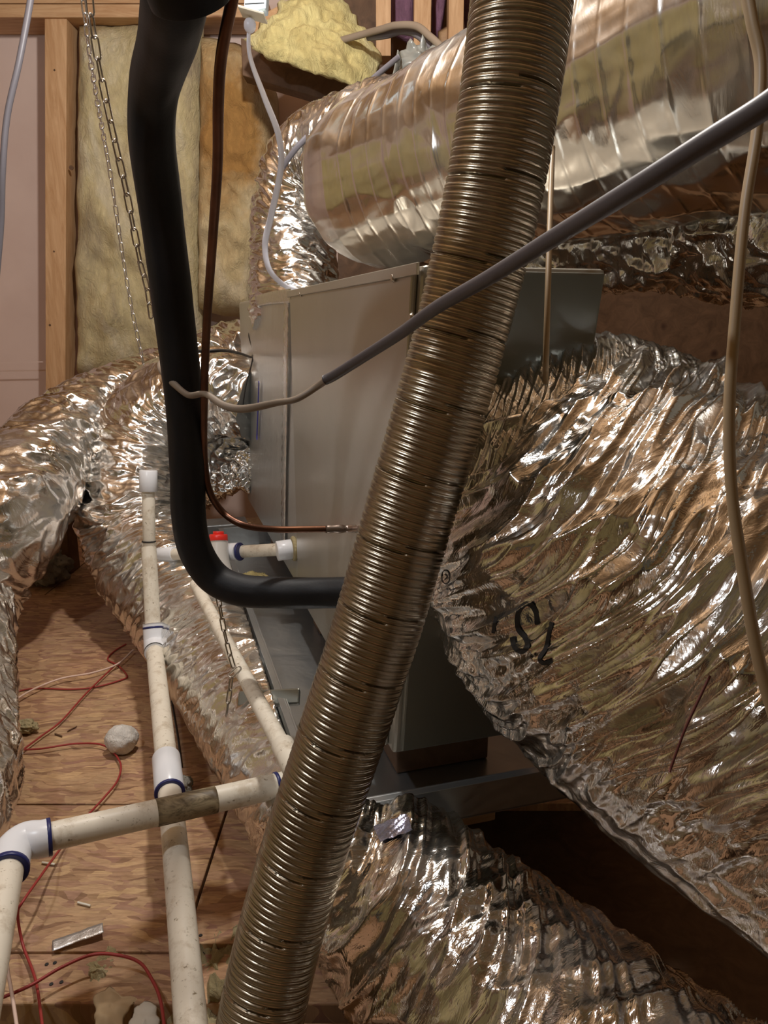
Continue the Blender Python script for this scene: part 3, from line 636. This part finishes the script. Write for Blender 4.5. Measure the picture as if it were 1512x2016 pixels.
# ------------------------------------------------------------------ PVC drain lines
def band(parent, p, ax, r, m='primer', w=.006):
    ax = np.asarray(ax, float)/np.linalg.norm(ax); return link('primer_ring', cyl('primer_ring', p-ax*w/2, p+ax*w/2, r, m, 24), parent)
R1 = .0198
dl = empty('drain_pipe', label='long cream PVC drain pipe running from the standpipe towards the camera', cat='pipe')
ZQ = lambda x, y: PZ(x, y, .19-.05*(y-1268)/700)
q = [ZQ(x, y) for x, y in ((303, 1268), (330, 1520), (348, 1700), (378, 2040), (392, 2200))]
top = q[0].copy(); up = P(293, 1078, 1.90)
link('pipe', tube('pipe', np.array([q[0], (q[0]+q[1])/2, q[1], q[2], q[3], q[4]]), 'pvc', R1, ns=60, nt=28), dl)
c1, c2 = ZQ(327, 1492), ZQ(334, 1560)
link('coupling', cyl('coupling', c1, c2, R1*1.27, 'fitting', 28), dl); band(dl, c2, c2-c1, R1*1.3); 
band(dl, q[0]+(q[1]-q[0])/np.linalg.norm(q[1]-q[0])*.046, q[1]-q[0], R1*1.25, 'ink')
ln = (up-top); 
def openpipe(name, a, b, r, ri, m, parent):
    a, b = np.asarray(a), np.asarray(b); T = (b-a)/np.linalg.norm(b-a); u = np.cross(T, (0, 1, 0)); u /= np.linalg.norm(u); w_ = np.cross(T, u); nt = 28
    th = np.linspace(0, 2*np.pi, nt, endpoint=False); V = []
    for c, rr in ((a, r), (b, r), (b, ri), (b-T*.1, ri)): V.append(c+rr*(np.cos(th)[:, None]*u+np.sin(th)[:, None]*w_))
    f = [(i*nt+j, i*nt+(j+1) % nt, (i+1)*nt+(j+1) % nt, (i+1)*nt+j) for i in range(3) for j in range(nt)]; f.append(tuple(3*nt+k for k in range(nt)))
    return link(name, mesh(name, np.vstack(V), f, m, False), parent)
openpipe('standpipe', top, up, R1*.93, R1*.7, 'pvc', dl)
cA = top+ln*.03; cB = top+ln*.16
qd = (q[1]-q[0])/np.linalg.norm(q[1]-q[0]); lu = ln/np.linalg.norm(ln)
link('coupling', tube('coupling', [top+lu*.050, top+lu*.030, (top+lu*.010+top+qd*.010)/2, top+qd*.030, top+qd*.050], 'fitting', R1*1.22, ns=24, nt=28), dl); band(dl, top+lu*.039, lu, R1*1.24)
# trap assembly on the cabinet
tr = empty('condensate_trap', label='white PVC condensate trap line from the cabinet with red-capped cleanout', cat='pipe')
s0 = PF(580, 1080, .0); s1 = P(545, 1085, 1.90); s2 = P(455, 1087, 1.98); s3 = P(296, 1093, 2.14)
link('pipe', cyl('pipe', s0, s2, .016, 'pvc', 24), tr)
link('pipe', cyl('pipe', s2, s3, .016, 'pvc', 24), tr)
link('coupling', cyl('coupling', s0+(s1-s0)*.15, s0+(s1-s0)*1.0, .025, 'fitting', 28), tr)
link('coupling', cyl('coupling', P(470, 1086, 1.96), P(440, 1087, 1.99), .023, 'fitting', 28), tr)
link('coupling', cyl('coupling', P(345, 1090, 2.09), P(313, 1092, 2.125), .020, 'fitting', 28), tr)
link('sealant_ring', tube('sealant_ring', [s0+fn*.002+.026*(math.cos(a)*fdir+math.sin(a)*np.array([0, 0, 1])) for a in np.linspace(0, 6.283, 14)], 'fluff_yellow', .006, ns=40, nt=8), tr)
band(tr, P(472, 1086, 1.96), s2-s0, .0235)
cl = link('cleanout', tube('cleanout', np.array([[*P(446, 1160, 1.93), .030], [*P(432, 1110, 1.94), .027], [*P(430, 1066, 1.95), .024]]), 'clear', ns=20, nt=28), tr)
rc = link('red_cap', cyl('red_cap', P(430, 1068, 1.95), P(430, 1052, 1.95), .024, 'red', 28, .023), tr); rc['label'] = 'bright red cap'
link('cap_grip', cyl('cap_grip', P(430, 1054, 1.95), P(430, 1046, 1.95), .014, 'red', 16), tr)
cv = empty('capped_standpipe', label='short cream PVC standpipe with a white cap, behind the open one', cat='pipe')
v0, v1 = P(294, 1093, 2.14), P(292, 955, 2.12)
link('pipe', cyl('pipe', v0, v1, .0175, 'pvc', 28), cv)
link('cap', cyl('cap', P(292, 968, 2.12), P(292, 926, 2.115), .0245, 'fitting', 28), cv); band(cv, P(293, 1066, 2.135), v1-v0, .0195, 'ink', .004)
# diagonal small pipe
dg = empty('drain_pipe', label='thin cream PVC pipe slanting between foil duct and drain pan', cat='pipe')
g0, g1 = PZ(385, 1150, .345), PZ(590, 1535, .345)
link('pipe', tube('pipe', [g0, (g0+g1)/2, g1], 'pvc', .0135, ns=30, nt=24), dg)
g2, g3 = PZ(556, 1466, .345), PZ(583, 1520, .345); link('coupling', cyl('coupling', g2, g3, .0172, 'pvc', 24), dg)
# crossing pipe
cr = empty('drain_pipe', label='cream PVC pipe with brown stain crossing over the long one near the bottom', cat='pipe')
h0, h1 = PZ(620, 1530, .222), PZ(78, 1652, .245)
link('pipe', tube('pipe', [h0, (h0+h1)/2, h1], 'pvc', R1, ns=40, nt=28), cr)
def L(x):
    lo, hi = 0.0, 1.0
    for _ in range(40):
        m_ = (lo+hi)/2; q_ = h0+(h1-h0)*m_-np.array([0, 0, H]); px = 756+F*q_[0]/(q_[1]*ct-q_[2]*st)
        if px > x: lo = m_
        else: hi = m_
    return h0+(h1-h0)*lo
link('stain', tube('stain', [L(425), L(370), L(308)], 'pvc_stain', R1*1.03, ns=12, nt=28), cr)['label'] = 'brown water-stained stretch of pipe'
band(cr, L(545), h0-h1, R1*1.1)
e0 = PZ(40, 1658, .245); e1 = PZ(18, 1705, .245)
link('elbow', tube('elbow', [L(98), L(70), e0+np.array([.006, .003, 0]), PZ(26, 1676, .245), PZ(17, 1712, .245)], 'fitting', R1*1.28, ns=30, nt=28), cr); band(cr, L(97), h0-h1, R1*1.31)
k0, k1 = PZ(20, 1690, .245), PZ(-62, 2120, .245)
band(cr, PZ(17, 1712, .245), k0-k1, R1*1.32, 'primer', .008)
link('pipe', tube('pipe', [k0, (k0+k1)/2, k1], 'pvc', R1, ns=20, nt=28), cr)

# ------------------------------------------------------------------ chains
def link_mesh(name, Ln, Wd, wr, m):
    pts = []; r = Wd/2-wr; h = Ln/2-wr-r
    for a in np.linspace(-90, 90, 7): pts.append((h+r*math.cos(math.radians(a)), r*math.sin(math.radians(a)), 0))
    for a in np.linspace(90, 270, 7): pts.append((-h+r*math.cos(math.radians(a)), r*math.sin(math.radians(a)), 0))
    c = np.array(pts); n = len(c); T = np.roll(c, -1, 0)-np.roll(c, 1, 0); T /= np.linalg.norm(T, axis=1)[:, None]; Z = np.array([0, 0, 1.]); Bn = np.cross(T, Z); k = 6
    v = []; 
    for i in range(n):
        for j in range(k): a = 2*math.pi*j/k; v.append(c[i]+wr*(math.cos(a)*Bn[i]+math.sin(a)*Z))
    f = [(i*k+j, ((i+1) % n)*k+j, ((i+1) % n)*k+(j+1) % k, i*k+(j+1) % k) for i in range(n) for j in range(k)]
    return mesh(name, v, f, m)
def chain(pts, pitch_, Ln, Wd, wr, m, **k):
    root = empty('chain', **k); c = spline(np.array([P(*p) for p in pts]), 400)
    L_ = np.concatenate([[0], np.cumsum(np.linalg.norm(np.diff(c, axis=0), axis=1))]); n = int(L_[-1]/pitch_); me = link_mesh('chain_link', Ln, Wd, wr, m)
    for i in range(n):
        s = (i+.5)*pitch_; p = np.array([np.interp(s, L_, c[:, q]) for q in range(3)]); p2 = np.array([np.interp(s+.004, L_, c[:, q]) for q in range(3)])
        x = Vector(p2-p).normalized(); y = x.cross(Vector((0, 1, 0))); y.normalize(); z = x.cross(y)
        R_ = Matrix((x, y, z)).transposed().to_4x4() @ Matrix.Rotation((0.35 if i % 2 else 1.85)+random.uniform(-.25, .25), 4, 'X')
        ob = link('chain_link', me, root); ob.matrix_local = Matrix.Translation(Vector(p)) @ R_
    return root
chain([(172, -60, 1.12), (178, 20, 1.14), (190, 100, 1.16), (201, 160, 1.18), (222, 260, 1.22), (247, 370, 1.28), (263, 450, 1.32), (277, 520, 1.36), (290, 570, 1.40), (300, 640, 1.45)], .0285, .036, .0145, .0016, 'chain', label='near steel chain hanging down to the black pipe from the top left', cat='chain')
chain([(155, -60, 1.5), (166, 20, 1.55), (177, 110, 1.65), (190, 190, 1.8), (207, 285, 2.0), (220, 360, 2.1), (238, 480, 2.2), (256, 590, 2.25), (284, 725, 2.3)], .025, .031, .014, .0018, 'chain_bright', label='thinner bright chain hanging farther back, left of the near steel chain', cat='chain')
chain([(405, 1050, 1.36), (418, 1110, 1.355), (432, 1190, 1.35), (443, 1250, 1.345), (458, 1308, 1.34), (464, 1320, 1.335), (457, 1330, 1.33), (451, 1370, 1.325), (443, 1430, 1.32)], .022, .028, .0115, .0014, 'chain', label='loose chain end hanging beside the thin slanting PVC pipe', cat='chain')

# ------------------------------------------------------------------ cables and wires
def cable(name, pts, r, m, label, n=160, nt=10, flat=1., twist=0., cat='cable', z=None, group=None):
    q = np.array([P(*p) for p in pts]) if z is None else np.array([PZ(p[0], p[1], z+(p[2] if len(p) > 2 else 0)) for p in pts])
    return link(name, tube(name, q, m, r, ns=n, nt=nt, flat=flat, twist=twist), label=label, cat=cat, group=group)
cable('cable', [(70, -80, 2.0), (60, 0, 2.0), (38, 120, 2.0), (14, 230, 2.02), (5, 340, 2.05), (2, 440, 2.1), (-8, 560, 2.15)], .0085, 'cable_grey', 'grey cable hanging at the far left edge before the drywall')
cable('cable', [(490, 44, 1.5), (492, 110, 1.52), (520, 190, 1.6), (548, 265, 1.68), (553, 330, 1.75), (535, 420, 1.85), (522, 480, 1.9), (530, 530, 1.93), (560, 562, 1.95), (592, 574, 1.97)], .0078, 'cable_white', 'flat white cord hanging from the pale blue box to the air handler', 200, 14, .45, 3.5)
cable('cable', [(1640, 110, .33), (1512, 205, .36), (1400, 275, .39), (1250, 370, .44), (1100, 462, .52), (960, 548, .62), (860, 605, .71), (790, 655, .79), (720, 700, .86), (660, 738, .91), (640, 748, .92)], .0062, 'cable_dark', 'thick dark grey cable sweeping down from the right edge across the vent duct', 240, 16)
cable('cable', [(645, 745, .92), (625, 760, .94), (585, 785, .95), (545, 793, .97), (480, 805, 1.0), (440, 798, 1.02), (405, 776, 1.05), (372, 778, 1.07), (345, 758, 1.09), (325, 738, 1.11), (316, 722, 1.15), (322, 712, 1.19), (350, 702, 1.21), (385, 696, 1.2)], .0052, 'cable_tan', 'kinked tan cable end wound round the black pipe', 240, 12, .8, 20)
cable('cable', [(1462, -60, .50), (1480, 40, .50), (1497, 130, .50), (1490, 260, .50), (1466, 420, .50), (1448, 620, .50), (1436, 800, .50), (1440, 960, .50), (1462, 1120, .50), (1494, 1300, .50), (1540, 1460, .50)], .0052, 'cable_beige', 'beige cable hanging down the right edge before the foil ducts', 240, 14, .7, 2)
cable('string', [(1088, 290, .99), (1084, 400, .94), (1079, 560, .88), (1075, 700, .87), (1074, 752, .90)], .0035, 'cable_beige', 'thin beige cord hanging straight down to the big crumpled duct', 40, 8)
cable('wire', [(378, 690, 1.24), (405, 692, 1.19), (440, 690, 1.25), (470, 695, 1.5), (494, 703, 1.9), (497, 700, 2.3)], .0028, 'wire_black', 'thin black wire tied between copper pipe and plenum', 60, 8, cat='wire')
cable('wire', [(497, 640, 2.55), (490, 660, 2.5), (498, 700, 2.45), (484, 760, 2.45), (478, 800, 2.5)], .0022, 'wire_black', 'thin dark wire drooping against the foil at the plenum edge', 50, 8, cat='wire')
cable('cable', [(670, 80, 2.5), (720, 66, 2.45), (750, 58, 2.4), (780, 50, 2.35), (820, 52, 2.3), (850, 75, 2.25), (880, 98, 2.2), (925, 98, 2.1)], .011, 'cable_tan', 'brown-grey cable arching over the foil at the top behind the vent duct', 100, 12, .8)
cable('cable', [(725, 72, 2.47), (760, 68, 2.42), (790, 60, 2.38), (820, 66, 2.34), (845, 88, 2.3), (870, 108, 2.25), (910, 120, 2.15)], .013, 'cable_grey', 'grey cable bundled just under the brown-grey one at the top', 100, 12, .8)
cable('cable', [(785, 112, 2.2), (740, 150, 2.15), (700, 188, 2.08), (672, 206, 2.06), (640, 235, 2.1), (585, 290, 2.12), (556, 330, 2.15)], .008, 'cable_grey', 'grey cable slanting down beside the torn yellow insulation', 80, 10, .5)
cable('strap', [(786, 108, 2.22), (778, 150, 2.2), (768, 182, 2.17)], .018, 'plastic_grey', 'flat grey strap hanging above the foil riser bend', 30, 12, .2, cat='strap')
link('plastic_sheet', slab('plastic_sheet', [P(x, y, 2.25) for x, y in [(785, 100), (830, 88), (880, 105), (905, 112), (880, 140), (830, 168), (778, 165)]], (0, -1, .2), .03, 'plastic_grey', 14, 8, .05, 14, 3, 50, .03), label='crumpled dark grey plastic sheet under the top cables', cat='plastic sheet')
cable('wire', [(1398, 1330, .52), (1365, 1400, .52), (1345, 1445, .52), (1318, 1520, .52)], .0009, 'foil_line', 'hair-thin dark red strand standing in for a line on the big crumpled duct', 20, 6, cat='wire')  # added strand in place of a crease or printed line in the foil
# red and white wires on the floor
cable('wire', [(0, 1372), (60, 1356), (140, 1357), (190, 1352), (240, 1338), (250, 1330), (232, 1310), (212, 1298), (225, 1282), (248, 1268)], .0022, 'wire_red', 'red wire looping on the board near the white wire', 90, 8, cat='wire', z=.004)
cable('wire', [(232, 1305, .002), (200, 1335), (165, 1370), (120, 1420), (80, 1450), (20, 1495)], .0022, 'wire_red', 'red wire running down-left under the white wire', 70, 8, cat='wire', z=.010)
cable('wire', [(20, 1477), (80, 1474), (150, 1464), (205, 1468), (236, 1500), (232, 1535), (205, 1570), (170, 1608), (135, 1650), (105, 1690, .02), (80, 1725, .05), (45, 1775, .06), (35, 1800, .04), (45, 1860), (70, 1930, -.0), (85, 2030, .03)], .0022, 'wire_red', 'long red wire curving across the floor under the crossing pipe', 160, 8, cat='wire', z=.012)
cable('wire', [(0, 1966), (60, 1940), (120, 1905), (180, 1880), (230, 1880), (275, 1895), (300, 1930), (316, 1970), (326, 2040)], .0024, 'wire_red', 'red wire arching over the floor edge at the bottom left', 90, 8, cat='wire', z=.03)
cable('wire', [(3, 1396), (60, 1360), (120, 1336), (180, 1325), (230, 1308), (262, 1280)], .0027, 'wire_pink', 'pale straight wire lying across the red loop', 50, 8, cat='wire', z=.016)
cable('wire', [(8, 1830), (14, 1900), (24, 1960), (36, 2040)], .0025, 'wire_pink', 'pale wire dropping past the floor edge in the bottom left corner', 30, 8, cat='wire', z=.06)
cable('wire', [(338, 1380), (350, 1450), (358, 1510)], .0022, 'wire_black', 'thin black wire lying right of the long drain pipe', 30, 8, cat='wire', z=.004)
cable('zip_tie', [(700, 978, 1.33), (696, 1010, 1.33), (695, 1040, 1.33), (697, 1075, 1.34)], .0028, 'wire_black', 'black tie upright behind the end of the copper line', 24, 8, cat='tie')

# ------------------------------------------------------------------ box at the top
bx = empty('junction_box', label='pale blue-white box with a plugged-in white cord at the top', cat='electrical box')
link('housing', beam('housing', P(504, 30, 1.5), P(512, -110, 1.5), (.044, 0, .008), (0, .035, 0), 'box'), bx)
link('flange', beam('flange', P(473, 22, 1.48), P(523, 36, 1.48), (0, .05, .0), (0, 0, .005), 'cream', .001), bx)
link('plug', lump('plug', P(492, 50, 1.49), (.012, .012, .014), 'cable_white', 2, .05, 2, 12), bx)
for a_, b_, w_ in (((482, 8), (520, 6), .002), ((500, 26), (512, 22), .003)):
    link('printed_mark', beam('printed_mark', P(*a_, 1.478), P(*b_, 1.478), (0, .001, 0), (0, 0, w_), 'ink', 0), bx)

# ------------------------------------------------------------------ floor clutter
pb = PZ(118, 1130, 0)
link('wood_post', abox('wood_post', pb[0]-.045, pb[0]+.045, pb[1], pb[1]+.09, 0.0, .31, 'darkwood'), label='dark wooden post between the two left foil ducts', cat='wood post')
link('wood_block', abox('wood_block', pb[0]-.055, pb[0]+.05, pb[1]-.02, pb[1]+.10, .31, .35, 'plate'), label='wood block coloured as lit, on top of the dark post', cat='wood block')  # lighter colour holds the light that falls on the block
def onfloor(x, y, z=0): return PZ(x, y, z)
c = onfloor(240, 1455, .032); link('fluff_ball', lump('fluff_ball', c, (.036, .034, .032), 'fluff', 1, .10, 1.6), label='round ball of white fluff on the board', cat='insulation scrap')
c = onfloor(48, 1430, .016); link('insulation_scrap', lump('insulation_scrap', c, (.03, .02, .014), 'fluff_yellow', 4, .35, 2), label='small yellowish scrap on the board at the left', cat='insulation scrap')
c = onfloor(362, 1545, .016); link('insulation_scrap', lump('insulation_scrap', c, (.018, .02, .014), 'fluff_grey', 5, .35, 2), label='pale grey tuft right of the long drain pipe coupling', cat='insulation scrap')
c = onfloor(85, 1115, .07); link('insulation_scrap', lump('insulation_scrap', c, (.09, .08, .07), 'fluff_grey', 8, .4, 2), label='grey insulation heap beside the dark wooden post', cat='insulation scrap')
c = PZ(498, 1140, .215); link('insulation_scrap', lump('insulation_scrap', c, (.045, .03, .018), 'batt_bright', 9, .35, 2), label='bright yellow scrap in the drain pan above the black elbow', cat='insulation scrap')
c = PZ(205, 1935, -.03); link('insulation_scrap', lump('insulation_scrap', c, (.055, .045, .03), 'fluff_yellow', 10, .4, 2), label='dusty brown tuft under the red wire at the floor edge', cat='insulation scrap')
c = PZ(420, 1960, -.06); link('insulation_scrap', lump('insulation_scrap', c, (.07, .12, .06), 'fluff_yellow', 11, .4, 3), label='dusty yellow insulation between long drain pipe and vent duct', cat='insulation scrap')
c = PZ(150, 2100, -.12); link('insulation_scrap', lump('insulation_scrap', c, (.4, .12, .07), 'fluff_yellow', 12, .5, 3), label='loose insulation in the cavity below the floor edge', cat='insulation scrap')
M['dulltape'] = mat('dull_foil_tape', (.72, .72, .72), .42, .9, lambda nt, b: bump(nt, b, noise(nt, coords(nt), 220, 3, .6, 1), .4, .002))
def foilstrip():
    a, b = PZ(103, 1862, .006), PZ(203, 1826, .012); n = 26; v = []; up_ = np.array([0, 0, 1.]); T = (b-a); Wd = np.cross(T/np.linalg.norm(T), up_)*.011
    for i in range(n):
        for j in range(5):
            for_ = a+T*i/(n-1)+Wd*(j-2)/2*(1+.05*math.sin(i*.4)); for_ = for_+up_*(.0003*math.sin(i*.8+j)+.0004*random.random()); v.append(for_)
    f = [(i*5+j, i*5+j+1, (i+1)*5+j+1, (i+1)*5+j) for i in range(n-1) for j in range(4)]
    o = link('foil_tape_scrap', mesh('foil_tape_scrap', v, f, 'dulltape', True), label='short torn strip of silver foil tape on the board', cat='tape')
    m = o.modifiers.new('s', 'SOLIDIFY'); m.thickness = .0008
foilstrip()
link('paper_scrap', slab('paper_scrap', [PZ(x, y, -.0) for x, y in [(186, 2030), (190, 1970), (212, 1940), (238, 1950), (270, 1965), (248, 1990), (235, 2040)]], (0, -.3, 1), .008, 'tanpaper', 10, 3, .012, 18, 3, 40, .008), label='crumpled tan paper at the bottom edge', cat='paper')
link('paper_scrap', slab('paper_scrap', [PZ(x, y, .0) for x, y in [(252, 2005), (280, 1966), (305, 1972), (312, 2000), (310, 2060), (262, 2060)]], (0, -.3, 1), .008, 'paper', 10, 6, .008, 18, 3, 40, .008), label='torn white paper piece beside the long drain pipe bottom', cat='paper')
for i, (x, y, an) in enumerate(((115, 1447, .5), (142, 1435, -1.0), (165, 1780, .3), (95, 1700, .2))):
    c = PZ(x, y, .003); dv = np.array([math.cos(an), -math.sin(an), 0])*.013
    link('wood_splinter', beam('wood_splinter', c-dv, c+dv, (0, .004, 0), (0, 0, .003), 'darkwood' if i < 2 else 'paper', .0008), label=('dark splinter lying below the yellowish scrap', 'tiny upright dark splinter beside it', 'pale chip near the foil tape strip', 'pale chip under the crossing pipe at left')[i], cat='splinter', group='splinters on the board')
